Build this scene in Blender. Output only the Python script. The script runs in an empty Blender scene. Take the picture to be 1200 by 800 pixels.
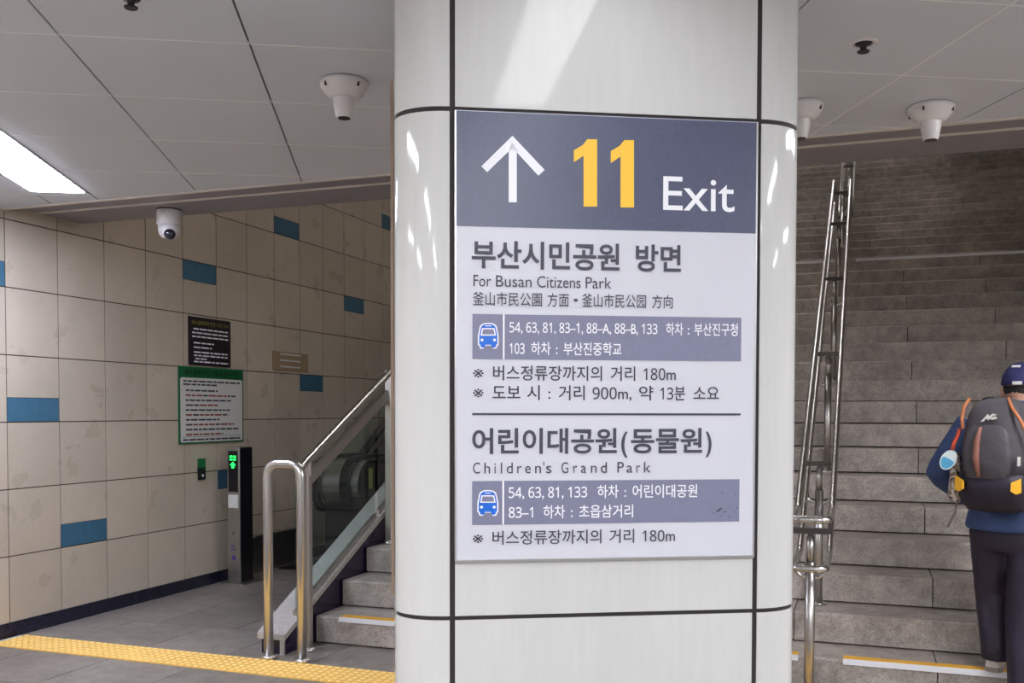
import bpy, bmesh, math, random
from mathutils import Vector, Matrix
random.seed(11)
PI = math.pi
sc = bpy.context.scene
C = sc.collection

# ------------------------------------------------------------------ camera
F, PITCH, ROLL, CY, YS, HA = 1137.83, 0.03091683, 0.00173407, 517.226, 0.3447245, -0.4707515
CAM = Vector((0, 0, 1.5))
_wx = Vector((math.cos(YS), -math.sin(YS), 0)); _wy = Vector((math.sin(YS), math.cos(YS), 0))
def _w(v): return Vector((v.dot(_wx), v.dot(_wy), v.z))
_r0 = Vector((1, 0, 0)); _f0 = Vector((0, math.cos(PITCH), -math.sin(PITCH))); _u0 = Vector((0, math.sin(PITCH), math.cos(PITCH)))
RIGHT = _w(_r0 * math.cos(ROLL) + _u0 * math.sin(ROLL)); UP = _w(_u0 * math.cos(ROLL) - _r0 * math.sin(ROLL)); FWD = _w(_f0)
cd = bpy.data.cameras.new('camera'); cam = bpy.data.objects.new('camera', cd); C.objects.link(cam)
cd.sensor_width = 36; cd.lens = F / 1200 * 36; cd.shift_y = (CY - 400) / 1200; cd.clip_start = 0.05
m = Matrix((RIGHT, UP, -FWD)).transposed().to_4x4(); m.translation = CAM
cam.matrix_world = m
sc.camera = cam

# ------------------------------------------------------------------ light and exposure
sc.view_settings.view_transform = 'Standard'; sc.view_settings.look = 'None'
sc.view_settings.gamma = 1; sc.view_settings.use_curve_mapping = False
sc.view_settings.exposure = 0.36
LAMP = 45.0            # brightness of the hall's fluorescent panels
STAIR_FILL = 22.0  # strength of the fill lights added over the stairs
w = bpy.data.worlds.new('world'); sc.world = w; w.use_nodes = True
w.node_tree.nodes['Background'].inputs[0].default_value = (1.0, 0.97, 0.95, 1)
w.node_tree.nodes['Background'].inputs[1].default_value = 0.4      # even fill light added in place of the concourse beyond the open side

# ------------------------------------------------------------------ materials
MATS = {}
def mat(name, col, rough=0.6, metal=0.0, var=None, bump=None, emit=None, spec=0.5, rvar=None, island=0, coat=0, stretch=None):
    """var = (noise scale, dark factor, light factor); bump = (scale, strength); rvar = (scale, roughness lo, hi)"""
    if name in MATS: return MATS[name]
    M = bpy.data.materials.new(name); M.use_nodes = True; N = M.node_tree.nodes; L = M.node_tree.links
    b = N['Principled BSDF']
    b.inputs['Base Color'].default_value = (*col, 1); b.inputs['Roughness'].default_value = rough
    b.inputs['Metallic'].default_value = metal; b.inputs['Specular IOR Level'].default_value = spec
    b.inputs['Coat Weight'].default_value = coat
    tc = N.new('ShaderNodeTexCoord'); co = tc.outputs['Object']
    if stretch:
        mp = N.new('ShaderNodeMapping'); mp.inputs['Scale'].default_value = stretch; L.new(co, mp.inputs['Vector']); co = mp.outputs['Vector']
    last = None
    for k, v in enumerate(var or []):
        n = N.new('ShaderNodeTexNoise'); n.inputs['Scale'].default_value = v[0]; n.inputs['Detail'].default_value = v[3] if len(v) > 3 else 5
        n.inputs['Roughness'].default_value = 0.65
        L.new(co, n.inputs['Vector'])
        r = N.new('ShaderNodeMapRange'); r.inputs[1].default_value = 0.3; r.inputs[2].default_value = 0.7
        r.inputs[3].default_value = v[1]; r.inputs[4].default_value = v[2]; L.new(n.outputs['Fac'], r.inputs[0])
        if last is None: last = r.outputs[0]
        else:
            mm = N.new('ShaderNodeMath'); mm.operation = 'MULTIPLY'; L.new(last, mm.inputs[0]); L.new(r.outputs[0], mm.inputs[1]); last = mm.outputs[0]
    if island:
        g = N.new('ShaderNodeNewGeometry'); r = N.new('ShaderNodeMapRange'); r.inputs[3].default_value = 1 - island; r.inputs[4].default_value = 1 + island
        L.new(g.outputs['Random Per Island'], r.inputs[0])
        if last is None: last = r.outputs[0]
        else:
            mm = N.new('ShaderNodeMath'); mm.operation = 'MULTIPLY'; L.new(last, mm.inputs[0]); L.new(r.outputs[0], mm.inputs[1]); last = mm.outputs[0]
    if last is not None:
        mx = N.new('ShaderNodeVectorMath'); mx.operation = 'SCALE'; mx.inputs[0].default_value = col
        L.new(last, mx.inputs['Scale']); L.new(mx.outputs[0], b.inputs['Base Color'])
    if rvar:
        n = N.new('ShaderNodeTexNoise'); n.inputs['Scale'].default_value = rvar[0]; n.inputs['Detail'].default_value = 6; L.new(co, n.inputs['Vector'])
        r = N.new('ShaderNodeMapRange'); r.inputs[1].default_value = 0.3; r.inputs[2].default_value = 0.7
        r.inputs[3].default_value = rvar[1]; r.inputs[4].default_value = rvar[2]
        L.new(n.outputs['Fac'], r.inputs[0]); L.new(r.outputs[0], b.inputs['Roughness'])
    if bump:
        n = N.new('ShaderNodeTexNoise'); n.inputs['Scale'].default_value = bump[0]; n.inputs['Detail'].default_value = 4; L.new(co, n.inputs['Vector'])
        bp = N.new('ShaderNodeBump'); bp.inputs['Strength'].default_value = bump[1]; bp.inputs['Distance'].default_value = 0.01
        L.new(n.outputs['Fac'], bp.inputs['Height']); L.new(bp.outputs[0], b.inputs['Normal'])
    if emit:
        b.inputs['Emission Color'].default_value = (*emit[:3], 1); b.inputs['Emission Strength'].default_value = emit[3]
    MATS[name] = M
    return M
def sr(r, g, b):   # sRGB 0-255 -> linear
    f = lambda c: (c / 255 / 12.92) if c / 255 <= 0.04045 else ((c / 255 + 0.055) / 1.055) ** 2.4
    return (f(r), f(g), f(b))

m_enamel = mat('white_enamel', sr(200, 200, 198), 0.06, var=[(3, .95, 1.03), (40, .97, 1.02)], rvar=(14, .02, .10), stretch=(1, 1, .12), spec=.28)
m_joint = mat('black_joint_sealant', sr(38, 30, 34), 0.7)
m_tile = mat('beige_wall_tile', sr(194, 180, 163), 0.32, var=[(1.1, .9, 1.06), (7, .97, 1.02), (60, .95, 1.04)], island=.07, rvar=(5, .25, .42))
m_btile = mat('blue_wall_tile', sr(66, 106, 130), 0.3, var=[(14, .85, 1.1)], island=.12)
m_grout = mat('dark_tile_grout', sr(66, 52, 44), 0.9)
m_basebd = mat('black_granite_skirting', sr(30, 30, 46), 0.25, var=[(40, .6, 1.6)])
m_blackgr = mat('black_polished_granite', sr(32, 24, 48), 0.22, var=[(60, .5, 1.7)])
m_floor = mat('grey_granite_floor', sr(136, 128, 121), 0.34, var=[(1.3, .7, 1.2), (9, .72, 1.2), (70, .68, 1.3)], island=.05, bump=(60, .05))
m_fjoint = mat('floor_joint', sr(60, 54, 50), 0.9)
m_step = mat('grey_granite_step', sr(164, 154, 147), 0.5, var=[(1.6, .66, 1.2), (11, .72, 1.22), (90, .66, 1.35)], island=.1, bump=(70, .12))
m_seam = mat('dirty_step_seam', sr(44, 38, 36), 0.95)
m_cap = mat('speckled_pale_granite', sr(176, 170, 164), 0.45, var=[(160, .45, 1.3, 2)])
m_yellow = mat('yellow_tactile', sr(240, 190, 92), 0.5, var=[(4, .9, 1.05), (40, .9, 1.06)])
m_strip_y = mat('yellow_strip', sr(232, 170, 30), 0.5, var=[(30, .85, 1.08)])
m_strip_w = mat('pale_aluminium_strip', sr(226, 226, 230), 0.4)
m_steel = mat('stainless_steel', (0.62, 0.605, 0.595), 0.27, metal=1)
m_brushed = mat('brushed_steel', (0.5, 0.48, 0.46), 0.34, metal=1)
m_darkst = mat('dark_steel', (0.09, 0.08, 0.075), 0.4, metal=.8)
m_ceil = mat('grey_ceiling_panel', sr(210, 213, 220), 0.45, var=[(.8, .96, 1.03)])
m_cgap = mat('ceiling_gap', sr(84, 80, 80), 0.9)
m_cline = mat('pale_ceiling_line', sr(240, 238, 236), 0.5)
m_soffit = mat('grey_soffit_metal', sr(140, 134, 138), 0.45)
m_edge = mat('pale_edge_trim', sr(220, 212, 204), 0.45)
m_plastic = mat('white_plastic', sr(226, 222, 222), 0.35, var=[(12, .94, 1.02)])
m_plasd = mat('black_plastic', sr(22, 20, 26), 0.35)
m_lens = mat('dark_dome_lens', sr(20, 18, 44), 0.06, coat=1)
m_lamp = mat('lamp_diffuser', sr(240, 240, 250), 0.5, emit=(0.93, 0.95, 1.0, LAMP))
m_lampdim = mat('dimmed_lamp_diffuser', sr(240, 240, 250), 0.5, emit=(0.93, 0.95, 1.0, LAMP * .15))  # panel dimmed to keep the column and its reflection from getting too bright
m_lampcool = mat('cool_lamp_diffuser', sr(240, 240, 255), 0.5, emit=(0.74, 0.80, 1.0, LAMP * 1.15))
m_sfill = mat('stair_fill_diffuser', sr(240, 240, 240), 0.5, emit=(1.0, 0.96, 0.93, STAIR_FILL))
m_navy = mat('slate_blue_sign', sr(78, 82, 106), 0.35, var=[(2.5, .92, 1.08), (130, .9, 1.12)])
m_board = mat('pale_grey_sign', sr(201, 202, 211), 0.4, var=[(2, .97, 1.02)])
m_bar = mat('grey_blue_bar', sr(120, 122, 146), 0.4, var=[(60, .95, 1.05)])
m_txtd = mat('dark_lettering', sr(62, 62, 76), 0.5)
m_txtw = mat('white_lettering', sr(234, 234, 240), 0.5)
m_txty = mat('yellow_lettering', sr(244, 192, 56), 0.5)
m_busb = mat('blue_bus', sr(16, 100, 204), 0.4)
m_frame = mat('aluminium_frame', (0.55, 0.55, 0.56), 0.35, metal=1)
m_bronze = mat('bronze_board_edge', sr(150, 128, 112), 0.45, var=[(10, .85, 1.1)])
m_blacksign = mat('black_notice', sr(38, 28, 36), 0.35)
m_green = mat('green_notice', sr(20, 96, 54), 0.4)
m_notice = mat('white_notice', sr(212, 210, 206), 0.4)
m_dkgreen = mat('dark_green_lettering', sr(10, 50, 26), 0.5)
m_red = mat('red_lettering', sr(150, 70, 70), 0.5)
m_ygreen = mat('yellow_green_lettering', sr(160, 150, 70), 0.5)
m_led = mat('green_led', sr(20, 200, 60), 0.4, emit=(0.02, 0.8, 0.12, 1.6))
m_purple = mat('purple_pictogram', sr(80, 60, 130), 0.4)
m_rubber = mat('black_rubber', sr(20, 20, 26), 0.3)
m_wallp = mat('plain_hall_wall', sr(190, 180, 168), 0.5, var=[(1, .93, 1.04)])
m_skin = mat('skin', sr(204, 156, 132), 0.5, bump=(60, .1))
m_hair = mat('dark_hair', sr(28, 22, 20), 0.6, bump=(180, .6))
m_cap_n = mat('navy_cap_cloth', sr(28, 28, 80), 0.75, var=[(18, .8, 1.2)], bump=(40, .25))
m_jacket = mat('navy_jacket_cloth', sr(48, 70, 116), 0.6, var=[(6, .75, 1.2)], bump=(11, .9))
m_trous = mat('black_trouser_cloth', sr(36, 28, 48), 0.55, var=[(7, .7, 1.3)], bump=(12, 1.0))
m_shoe = mat('pale_shoe', sr(200, 192, 186), 0.6)
m_sole = mat('grey_sole', sr(150, 140, 130), 0.7)
m_pack = mat('charcoal_pack_cloth', sr(74, 70, 76), 0.6, var=[(8, .8, 1.15)], bump=(14, .9))
m_packb = mat('black_pack_cloth', sr(30, 22, 40), 0.55, bump=(14, .8))
m_orange = mat('orange_strap', sr(180, 108, 68), 0.6)
m_copper = mat('copper_panel', sr(140, 92, 80), 0.55)
m_tab = mat('yellow_tab', sr(238, 176, 36), 0.5)
m_red2 = mat('red_cord', sr(210, 80, 50), 0.5)
m_badge = mat('white_badge', sr(214, 226, 226), 0.3)
m_badgeb = mat('blue_badge', sr(90, 170, 210), 0.3)
m_greystrap = mat('grey_strap', sr(112, 106, 104), 0.7)

def camo_mat():
    M = bpy.data.materials.new('camouflage_cloth'); M.use_nodes = True; N = M.node_tree.nodes; L = M.node_tree.links
    tc = N.new('ShaderNodeTexCoord'); n = N.new('ShaderNodeTexNoise'); n.inputs['Scale'].default_value = 28; n.inputs['Detail'].default_value = 2
    r = N.new('ShaderNodeValToRGB'); r.color_ramp.interpolation = 'CONSTANT'
    e = r.color_ramp.elements; e[0].color = (*sr(70, 58, 60), 1); e[1].position = .42; e[1].color = (*sr(150, 132, 118), 1)
    x = e.new(.5); x.color = (*sr(196, 184, 176), 1); x = e.new(.6); x.color = (*sr(106, 88, 80), 1)
    L.new(tc.outputs['Object'], n.inputs['Vector']); L.new(n.outputs['Fac'], r.inputs[0]); L.new(r.outputs[0], N['Principled BSDF'].inputs['Base Color'])
    N['Principled BSDF'].inputs['Roughness'].default_value = .8
    return M
m_camo = camo_mat()
def glass_mat():
    M = bpy.data.materials.new('green_tinted_glass'); M.use_nodes = True; N = M.node_tree.nodes; L = M.node_tree.links
    N.remove(N['Principled BSDF'])
    t = N.new('ShaderNodeBsdfTransparent'); t.inputs[0].default_value = (0.80, 0.88, 0.86, 1)
    g = N.new('ShaderNodeBsdfGlossy'); g.inputs['Roughness'].default_value = 0.03
    lw = N.new('ShaderNodeLayerWeight'); lw.inputs[0].default_value = 0.5
    pw = N.new('ShaderNodeMath'); pw.operation = 'POWER'; L.new(lw.outputs['Facing'], pw.inputs[0]); pw.inputs[1].default_value = 5
    ad = N.new('ShaderNodeMath'); ad.operation = 'MULTIPLY_ADD'; L.new(pw.outputs[0], ad.inputs[0]); ad.inputs[1].default_value = .9; ad.inputs[2].default_value = .04
    mx = N.new('ShaderNodeMixShader'); L.new(ad.outputs[0], mx.inputs[0]); L.new(t.outputs[0], mx.inputs[1]); L.new(g.outputs[0], mx.inputs[2])
    L.new(mx.outputs[0], N['Material Output'].inputs[0])
    return M
m_glass = glass_mat()

# ------------------------------------------------------------------ helpers
class MB:
    """collects shapes and links them as ONE mesh object"""
    def __init__(s): s.v = []; s.f = []; s.mi = []; s.sm = []
    def add(s, vs, fs, mi=0, smooth=False):
        o = len(s.v); s.v += [Vector(v) for v in vs]
        for f in fs: s.f.append([o + i for i in f]); s.mi.append(mi); s.sm.append(smooth)
    def box(s, a, b, mi=0, M=None):
        x0, y0, z0 = a; x1, y1, z1 = b
        vs = [Vector(p) for p in ((x0, y0, z0), (x1, y0, z0), (x1, y1, z0), (x0, y1, z0), (x0, y0, z1), (x1, y0, z1), (x1, y1, z1), (x0, y1, z1))]
        if M: vs = [M @ v for v in vs]
        s.add(vs, [(0, 3, 2, 1), (4, 5, 6, 7), (0, 1, 5, 4), (1, 2, 6, 5), (2, 3, 7, 6), (3, 0, 4, 7)], mi)
    def cbox(s, a, b, c, mi=0, M=None):
        """box with chamfered edges all round its z outline and top/bottom"""
        x0, y0, z0 = a; x1, y1, z1 = b
        def ring(d, z): return [(x0 + c + d, y0 + d, z), (x1 - c - d, y0 + d, z), (x1 - d, y0 + c + d, z), (x1 - d, y1 - c - d, z), (x1 - c - d, y1 - d, z), (x0 + c + d, y1 - d, z), (x0 + d, y1 - c - d, z), (x0 + d, y0 + c + d, z)]
        s.loft([ring(c * .7, z0), ring(0, z0 + c * .7), ring(0, z1 - c * .7), ring(c * .7, z1)], mi, M=M)
    def loft(s, rings, mi=0, smooth=False, closed=False, M=None, caps=True):
        n = len(rings[0]); vs = [Vector(p) for r in rings for p in r]
        if M: vs = [M @ v for v in vs]
        fs = []
        R = len(rings)
        for i in range(R if closed else R - 1):
            j = (i + 1) % R
            for k in range(n): fs.append((i * n + k, i * n + (k + 1) % n, j * n + (k + 1) % n, j * n + k))
        s.add(vs, fs, mi, smooth)
        if caps and not closed:
            o = len(s.v) - len(vs)
            s.f.append([o + k for k in range(n)][::-1]); s.mi.append(mi); s.sm.append(False)
            s.f.append([o + (R - 1) * n + k for k in range(n)]); s.mi.append(mi); s.sm.append(False)
    def prism(s, poly, axis, a, b, mi=0, M=None):
        """poly of 2-D points extruded along axis 'x','y','z' from a to b (points are the other two axes in order)"""
        def mk(p, t): return {'x': (t, p[0], p[1]), 'y': (p[0], t, p[1]), 'z': (p[0], p[1], t)}[axis]
        s.loft([[mk(p, a) for p in poly], [mk(p, b) for p in poly]], mi, M=M)
    def tube(s, path, r, mi=0, seg=14, caps=True):
        P = [Vector(p) for p in path]; rings = []; up = None
        for i, p in enumerate(P):
            t = (P[min(i + 1, len(P) - 1)] - P[max(i - 1, 0)]).normalized()
            if up is None: up = t.orthogonal().normalized()
            up = (up - t * up.dot(t)).normalized(); bi = t.cross(up)
            rr = r[i] if isinstance(r, (list, tuple)) else r
            rings.append([p + (up * math.cos(2 * PI * k / seg) + bi * math.sin(2 * PI * k / seg)) * rr for k in range(seg)])
        s.loft(rings, mi, smooth=True, caps=caps)
    def lathe(s, prof, c=(0, 0, 0), mi=0, seg=28, M=None, smooth=True):
        rings = [[(c[0] + r * math.cos(2 * PI * k / seg), c[1] + r * math.sin(2 * PI * k / seg), c[2] + z) for k in range(seg)] for r, z in prof]
        s.loft(rings, mi, smooth=smooth, M=M)
    def ellipse_loft(s, secs, mi=0, seg=20):
        """secs: (centre, right vec, forward vec) -> smooth closed loft"""
        rings = [[Vector(c) + Vector(a) * math.cos(2 * PI * k / seg) + Vector(b) * math.sin(2 * PI * k / seg) for k in range(seg)] for c, a, b in secs]
        s.loft(rings, mi, smooth=True)
    def build(s, name, mats, parent=None, fix=True, loc=None):
        me = bpy.data.meshes.new(name)
        off = Vector(loc) if loc is not None else Vector((0, 0, 0))
        me.from_pydata([tuple(v - off) for v in s.v], [], s.f)
        for i, p in enumerate(me.polygons): p.material_index = s.mi[i]; p.use_smooth = s.sm[i]
        if fix:
            b = bmesh.new(); b.from_mesh(me); bmesh.ops.recalc_face_normals(b, faces=b.faces); b.to_mesh(me); b.free()
        for mm in (mats if isinstance(mats, (list, tuple)) else [mats]): me.materials.append(mm)
        o = bpy.data.objects.new(name, me); C.objects.link(o)
        if loc is not None: o.location = loc
        if parent: par(o, parent)
        return o
def par(o, p):
    o.parent = p
    bpy.context.view_layer.update()
    o.matrix_parent_inverse = p.matrix_world.inverted()
def empty(name, loc=(0, 0, 0)):
    o = bpy.data.objects.new(name, None); C.objects.link(o); o.location = loc; o.empty_display_size = .1
    bpy.context.view_layer.update(); return o
def tag(o, label=None, cat=None, group=None, kind=None):
    if label: o['label'] = label
    if cat: o['category'] = cat
    if group: o['group'] = group
    if kind: o['kind'] = kind
    return o
def copy_tree(o, parent=None):
    c = o.copy(); C.objects.link(c)
    if parent: c.parent = parent
    for ch in o.children: copy_tree(ch, c)
    return c
def arc(c, a, b, t0, t1, n):
    return [Vector(c) + Vector(a) * math.cos(t0 + (t1 - t0) * i / n) + Vector(b) * math.sin(t0 + (t1 - t0) * i / n) for i in range(n + 1)]
def rounded(pts, r, n=6):
    """polyline with its inner corners rounded"""
    P = [Vector(p) for p in pts]; out = [P[0]]
    for i in range(1, len(P) - 1):
        d0 = (P[i - 1] - P[i]).normalized(); d1 = (P[i + 1] - P[i]).normalized()
        rr = min(r, (P[i - 1] - P[i]).length * .49, (P[i + 1] - P[i]).length * .49)
        a, b = P[i] + d0 * rr, P[i] + d1 * rr
        for k in range(n + 1):
            t = k / n; out.append(a * (1 - t) ** 2 + P[i] * 2 * t * (1 - t) + b * t ** 2)
    out.append(P[-1]); return out
def remeshed(o, voxel, smooth=6):
    """fuse the shapes of a mesh object into one continuous surface"""
    md = o.modifiers.new('r', 'REMESH'); md.mode = 'VOXEL'; md.voxel_size = voxel; md.use_smooth_shade = True
    ms = o.modifiers.new('s', 'SMOOTH'); ms.factor = .5; ms.iterations = smooth
    bpy.context.view_layer.update()
    ev = o.evaluated_get(bpy.context.evaluated_depsgraph_get())
    me = bpy.data.meshes.new_from_object(ev); old = o.data; mats = list(old.materials)
    o.modifiers.clear(); o.data = me; me.materials.clear()
    for mm in mats: me.materials.append(mm)
    for p in me.polygons: p.use_smooth = True; p.material_index = 0
    return o
FONT = {}
def glyphs(s, offset=0.0, res=4):
    """flat outline faces of a string at size 1 -> (verts 2-D, faces)"""
    c = bpy.data.curves.new('t', 'FONT'); c.body = s; c.size = 1; c.offset = offset; c.resolution_u = res; c.fill_mode = 'FRONT'
    o = bpy.data.objects.new('t', c); C.objects.link(o); bpy.context.view_layer.update()
    ev = o.evaluated_get(bpy.context.evaluated_depsgraph_get()); me = ev.to_mesh()
    V = [(v.co.x, v.co.y) for v in me.vertices]; Fc = [tuple(p.vertices) for p in me.polygons]
    ev.to_mesh_clear(); bpy.data.objects.remove(o); bpy.data.curves.remove(c)
    return V, Fc

# hall frame (the column and the ceiling grid are turned against the stairs)
HU = Vector((math.cos(HA), -math.sin(HA), 0)); HV = Vector((math.sin(HA), math.cos(HA), 0))
HM = Matrix((HU, HV, Vector((0, 0, 1)))).transposed().to_4x4()      # hall (u,v,z) -> world
def hall(u, v, z): return HU * u + HV * v + Vector((0, 0, z))

# ------------------------------------------------------------------ the setting
XW, YEDGE, ZC = -5.283, 4.855, 2.81      # left wall plane, ceiling's front edge, ceiling height
Y0, TR, RI = 5.462, 0.342, 0.176         # first riser, tread, rise
XR, XL = 3.4, -3.31                      # stair sides
# floor: granite slabs on a dark bed
fb = MB()
fb.box((XW, -4.925, -.1), (8, 16, -.012), 1)
def slab(x0, x1, y0, y1): fb.box((x0 + .003, y0 + .003, -.05), (x1 - .003, y1 - .003, 0))
xs = [XW, -4.86] + [-4.86 + .6 * k for k in range(1, 22)] + [8]
ys = [-4.925 + .6 * k for k in range(0, 17)]
for j in range(len(ys) - 1):
    for i in range(len(xs) - 1): slab(xs[i], xs[i + 1], ys[j], ys[j + 1])
ys = [4.975, Y0 + .05]
for i in range(len(xs) - 1): slab(xs[i] + .0, xs[i + 1], 4.975, 5.6)
for j in range(18):
    for i in range(3): slab(XW + i * .62, min(XW + (i + 1) * .62, XL - .2), 5.6 + j * .6, 5.6 + (j + 1) * .6)
fl = fb.build('floor', [m_floor, m_fjoint]); tag(fl, kind='structure')

# tactile strip of 30 cm tiles with raised domes
tb = MB(); x = XW + .05
k = 0
while x < 3.3:
    tb.box((x + .0015, 4.677, -.03), (x + .2985, 4.973, .004))
    for i in range(6):
        for j in range(6):
            cx, cy = x + .025 + .05 * i, 4.7 + .05 * j
            r = [[(cx + q * math.cos(2 * PI * a / 8), cy + q * math.sin(2 * PI * a / 8), z) for a in range(8)] for q, z in ((.0165, .0038), (.0135, .0075), (.008, .009))]
            tb.loft(r, 1, smooth=True)
    x += .3
tp = tb.build('tactile_paving', [m_yellow, mat('worn_dome_yellow', sr(246, 212, 142), 0.5)], fix=False)
tag(tp, 'yellow tactile paving strip with raised domes crossing the floor before the stairs', 'tactile paving')

# left wall: tiles on a dark bed
def tile_wall(name, to3, y0, y1, z0, z1, blues, bed, ph, zph=.093, T=.4435, g=.004):
    b = MB()
    for q in bed: b.box(*q, mi=1)
    i0 = math.floor((y0 - ph) / T); i1 = math.ceil((y1 - ph) / T); j1 = math.ceil((z1 - zph) / T)
    def quad(a, c, lo, hi, mi):
        a, c, lo, hi = max(a, y0) + g, min(c, y1) - g, max(lo, z0) + g, min(hi, z1) - g
        if c - a < .02 or hi - lo < .02: return
        b.add([to3(a, lo, 0), to3(c, lo, 0), to3(c, hi, 0), to3(a, hi, 0), to3(a, lo, -.02), to3(c, lo, -.02), to3(c, hi, -.02), to3(a, hi, -.02)],
              [(0, 1, 2, 3), (0, 4, 5, 1), (1, 5, 6, 2), (2, 6, 7, 3), (3, 7, 4, 0)], mi)
    for i in range(i0, i1):
        for j in range(0, j1):
            a, lo = ph + i * T, zph + j * T; c, hi = a + T, lo + T
            kind = blues.get((i, j))
            if kind == 'lo': quad(a, c, lo, lo + .165, 2); quad(a, c, lo + .161, hi, 0)
            elif kind == 'hi': quad(a, c, hi - .165, hi, 2); quad(a, c, lo, hi - .161, 0)
            else: quad(a, c, lo, hi, 0)
    o = b.build(name, [m_tile, m_grout, m_btile], fix=False); tag(o, kind='structure'); return o
ph = 4.889
bl = {(0, 3): 'lo', (4, 5): 'hi', (7, 7): 'lo', (10, 5): 'hi', (8, 3): 'hi', (1, 1): 'lo', (5, 1): 'hi', (-1, 5): 'lo', (12, 8): 'lo', (13, 2): 'lo', (-4, 2): 'lo', (-6, 4): 'hi', (-9, 1): 'lo', (-3, 0): 'hi'}
wl = tile_wall('wall_left', lambda y, z, d: (XW + d, y, z), -4.9, 26, .093, 11, bl, [((XW - .2, -4.9, 0), (XW - .004, 26, 11))], ph)
bb = MB(); bb.box((XW - .02, -4.9, 0), (XW + .006, 16, .1)); o = bb.build('baseboard_left', m_basebd); tag(o, kind='structure')
# unseen hall walls
b = MB(); b.box((XW, 26, 0), (XR, 26.2, 13)); tag(b.build('wall_light_block', m_wallp), kind='structure')  # closes the stair top, added to keep light off the upper flight
b = MB(); b.box((XR, 4.95, 0), (8, 5.15, 3.0)); tag(b.build('wall_front', m_wallp), kind='structure')
b = MB(); b.box((XR, 5.15, 0), (XR + .2, 26, 11)); tag(b.build('wall_stairwell', m_wallp), kind='structure')

# ceiling: metal panels in the hall's own direction
cb = MB()
ul = [-9.5 + .65 * k for k in range(0, 12)]
ul = [-2.12 - .65 * k for k in range(12, 0, -1)] + [-2.12, -1.79, -1.14, -.492, .16, .42, .68, 1.33, 1.984, 2.55, 2.89] + [2.89 + .65 * k for k in range(1, 14)]
vl = [3.6 + .66 * k for k in range(-26, 14)]
for i in range(len(ul) - 1):
    for j in range(len(vl) - 1):
        cb.box((ul[i] + .004, vl[j] + .0025, ZC), (ul[i + 1] - .004, vl[j + 1] - .0025, ZC + .012), 0, HM)
for v in vl: cb.box((ul[0], v - .004, ZC - .001), (ul[-1], v + .004, ZC + .012), 2, HM)  # pale strips along the cross joints imitate highlights on the panel edges
cb.box((1.984 - .004, vl[0], ZC - .0012), (1.984 + .004, vl[-1], ZC + .012), 2, HM)
cb.box((ul[0], vl[0], ZC + .010), (ul[-1], vl[-1], ZC + .05), 1, HM)
o = cb.build('ceiling', [m_ceil, m_cgap, m_cline]); tag(o, kind='structure')
bm = bmesh.new(); bm.from_mesh(o.data)
for co, no in (((0, YEDGE, 0), (0, 1, 0)), ((0, -4.9, 0), (0, -1, 0)), ((XW, 0, 0), (-1, 0, 0)), ((8, 0, 0), (1, 0, 0))):
    bmesh.ops.bisect_plane(bm, geom=bm.verts[:] + bm.edges[:] + bm.faces[:], plane_co=co, plane_no=no, clear_outer=True)
bm.to_mesh(o.data); bm.free()
# edge trim and the soffit of the shutter box over the stairs
b = MB(); b.box((XW, YEDGE, ZC - .004), (XR, YEDGE + .03, ZC + .25)); tag(b.build('trim_1', m_edge), kind='structure')
b = MB(); b.box((XW, YEDGE + .03, 2.842), (XR, 5.15, 3.05)); b.box((XW, 5.19, 2.842), (XR, 5.56, 3.05)); b.box((XW, 5.15, 2.87), (XR, 5.19, 3.05))
tag(b.build('trim_2', m_soffit), kind='structure')
b = MB(); b.box((XW, 5.15, 2.836), (XR, 5.162, 2.868)); b.box((XW, 5.178, 2.839), (XR, 5.19, 2.868)); tag(b.build('trim_3', m_edge), kind='structure')
b = MB(); b.box((XW, 5.40, 3.05), (XR, 5.56, 4.6)); b.prism([(5.4, 4.6), (24, 10.4), (24, 10.6), (5.4, 4.8)], 'x', XW, XR)
tag(b.build('ceiling_stairwell', m_wallp), kind='structure')

# ------------------------------------------------------------------ column with its enamel panels
CF, CU0, CU1, RX, RY = 2.7026, 0.175, 1.056, 0.158, 0.125       # face plane v, joints u, corner radii
CV1 = CF + RY + .62 + RY
ZB = [(0.0, .915), (.927, 2.327), (2.340, ZC)]
col = empty('column', hall((CU0 + CU1) / 2, (CF + CV1) / 2, 0))
tag(col, 'wide white enamel-panelled column with rounded corners and black joints, carrying the exit sign', 'column')
g = .0075
def side_strips():
    fc = [(CU0 + g, CF), (CU1 - g, CF)]
    n = 10
    def carc(cu, cv, sx, sy): return None
    q = []
    q.append(('face_panel', [(CU0 + g, CF), (CU1 - g, CF)]))
    q.append(('corner_panel', [(CU1 + g + (RX - g) * math.sin(t * PI / 2 / n), CF + RY - g - (RY - g) * math.cos(t * PI / 2 / n) + 0) for t in range(n + 1)]))
    q.append(('face_panel', [(CU1 + RX, CF + RY + g), (CU1 + RX, CV1 - RY - g)]))
    q.append(('corner_panel', [(CU1 + g + (RX - g) * math.cos(t * PI / 2 / n), CV1 - RY + g + (RY - g) * math.sin(t * PI / 2 / n)) for t in range(n + 1)]))
    q.append(('face_panel', [(CU1 - g, CV1), (CU0 + g, CV1)]))
    q.append(('corner_panel', [(CU0 - g - (RX - g) * math.sin(t * PI / 2 / n), CV1 - RY + g + (RY - g) * math.cos(t * PI / 2 / n)) for t in range(n + 1)]))
    q.append(('face_panel', [(CU0 - RX, CV1 - RY - g), (CU0 - RX, CF + RY + g)]))
    q.append(('corner_panel', [(CU0 - g - (RX - g) * math.cos(t * PI / 2 / n), CF + RY - g - (RY - g) * math.sin(t * PI / 2 / n)) for t in range(n + 1)]))
    return q
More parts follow.
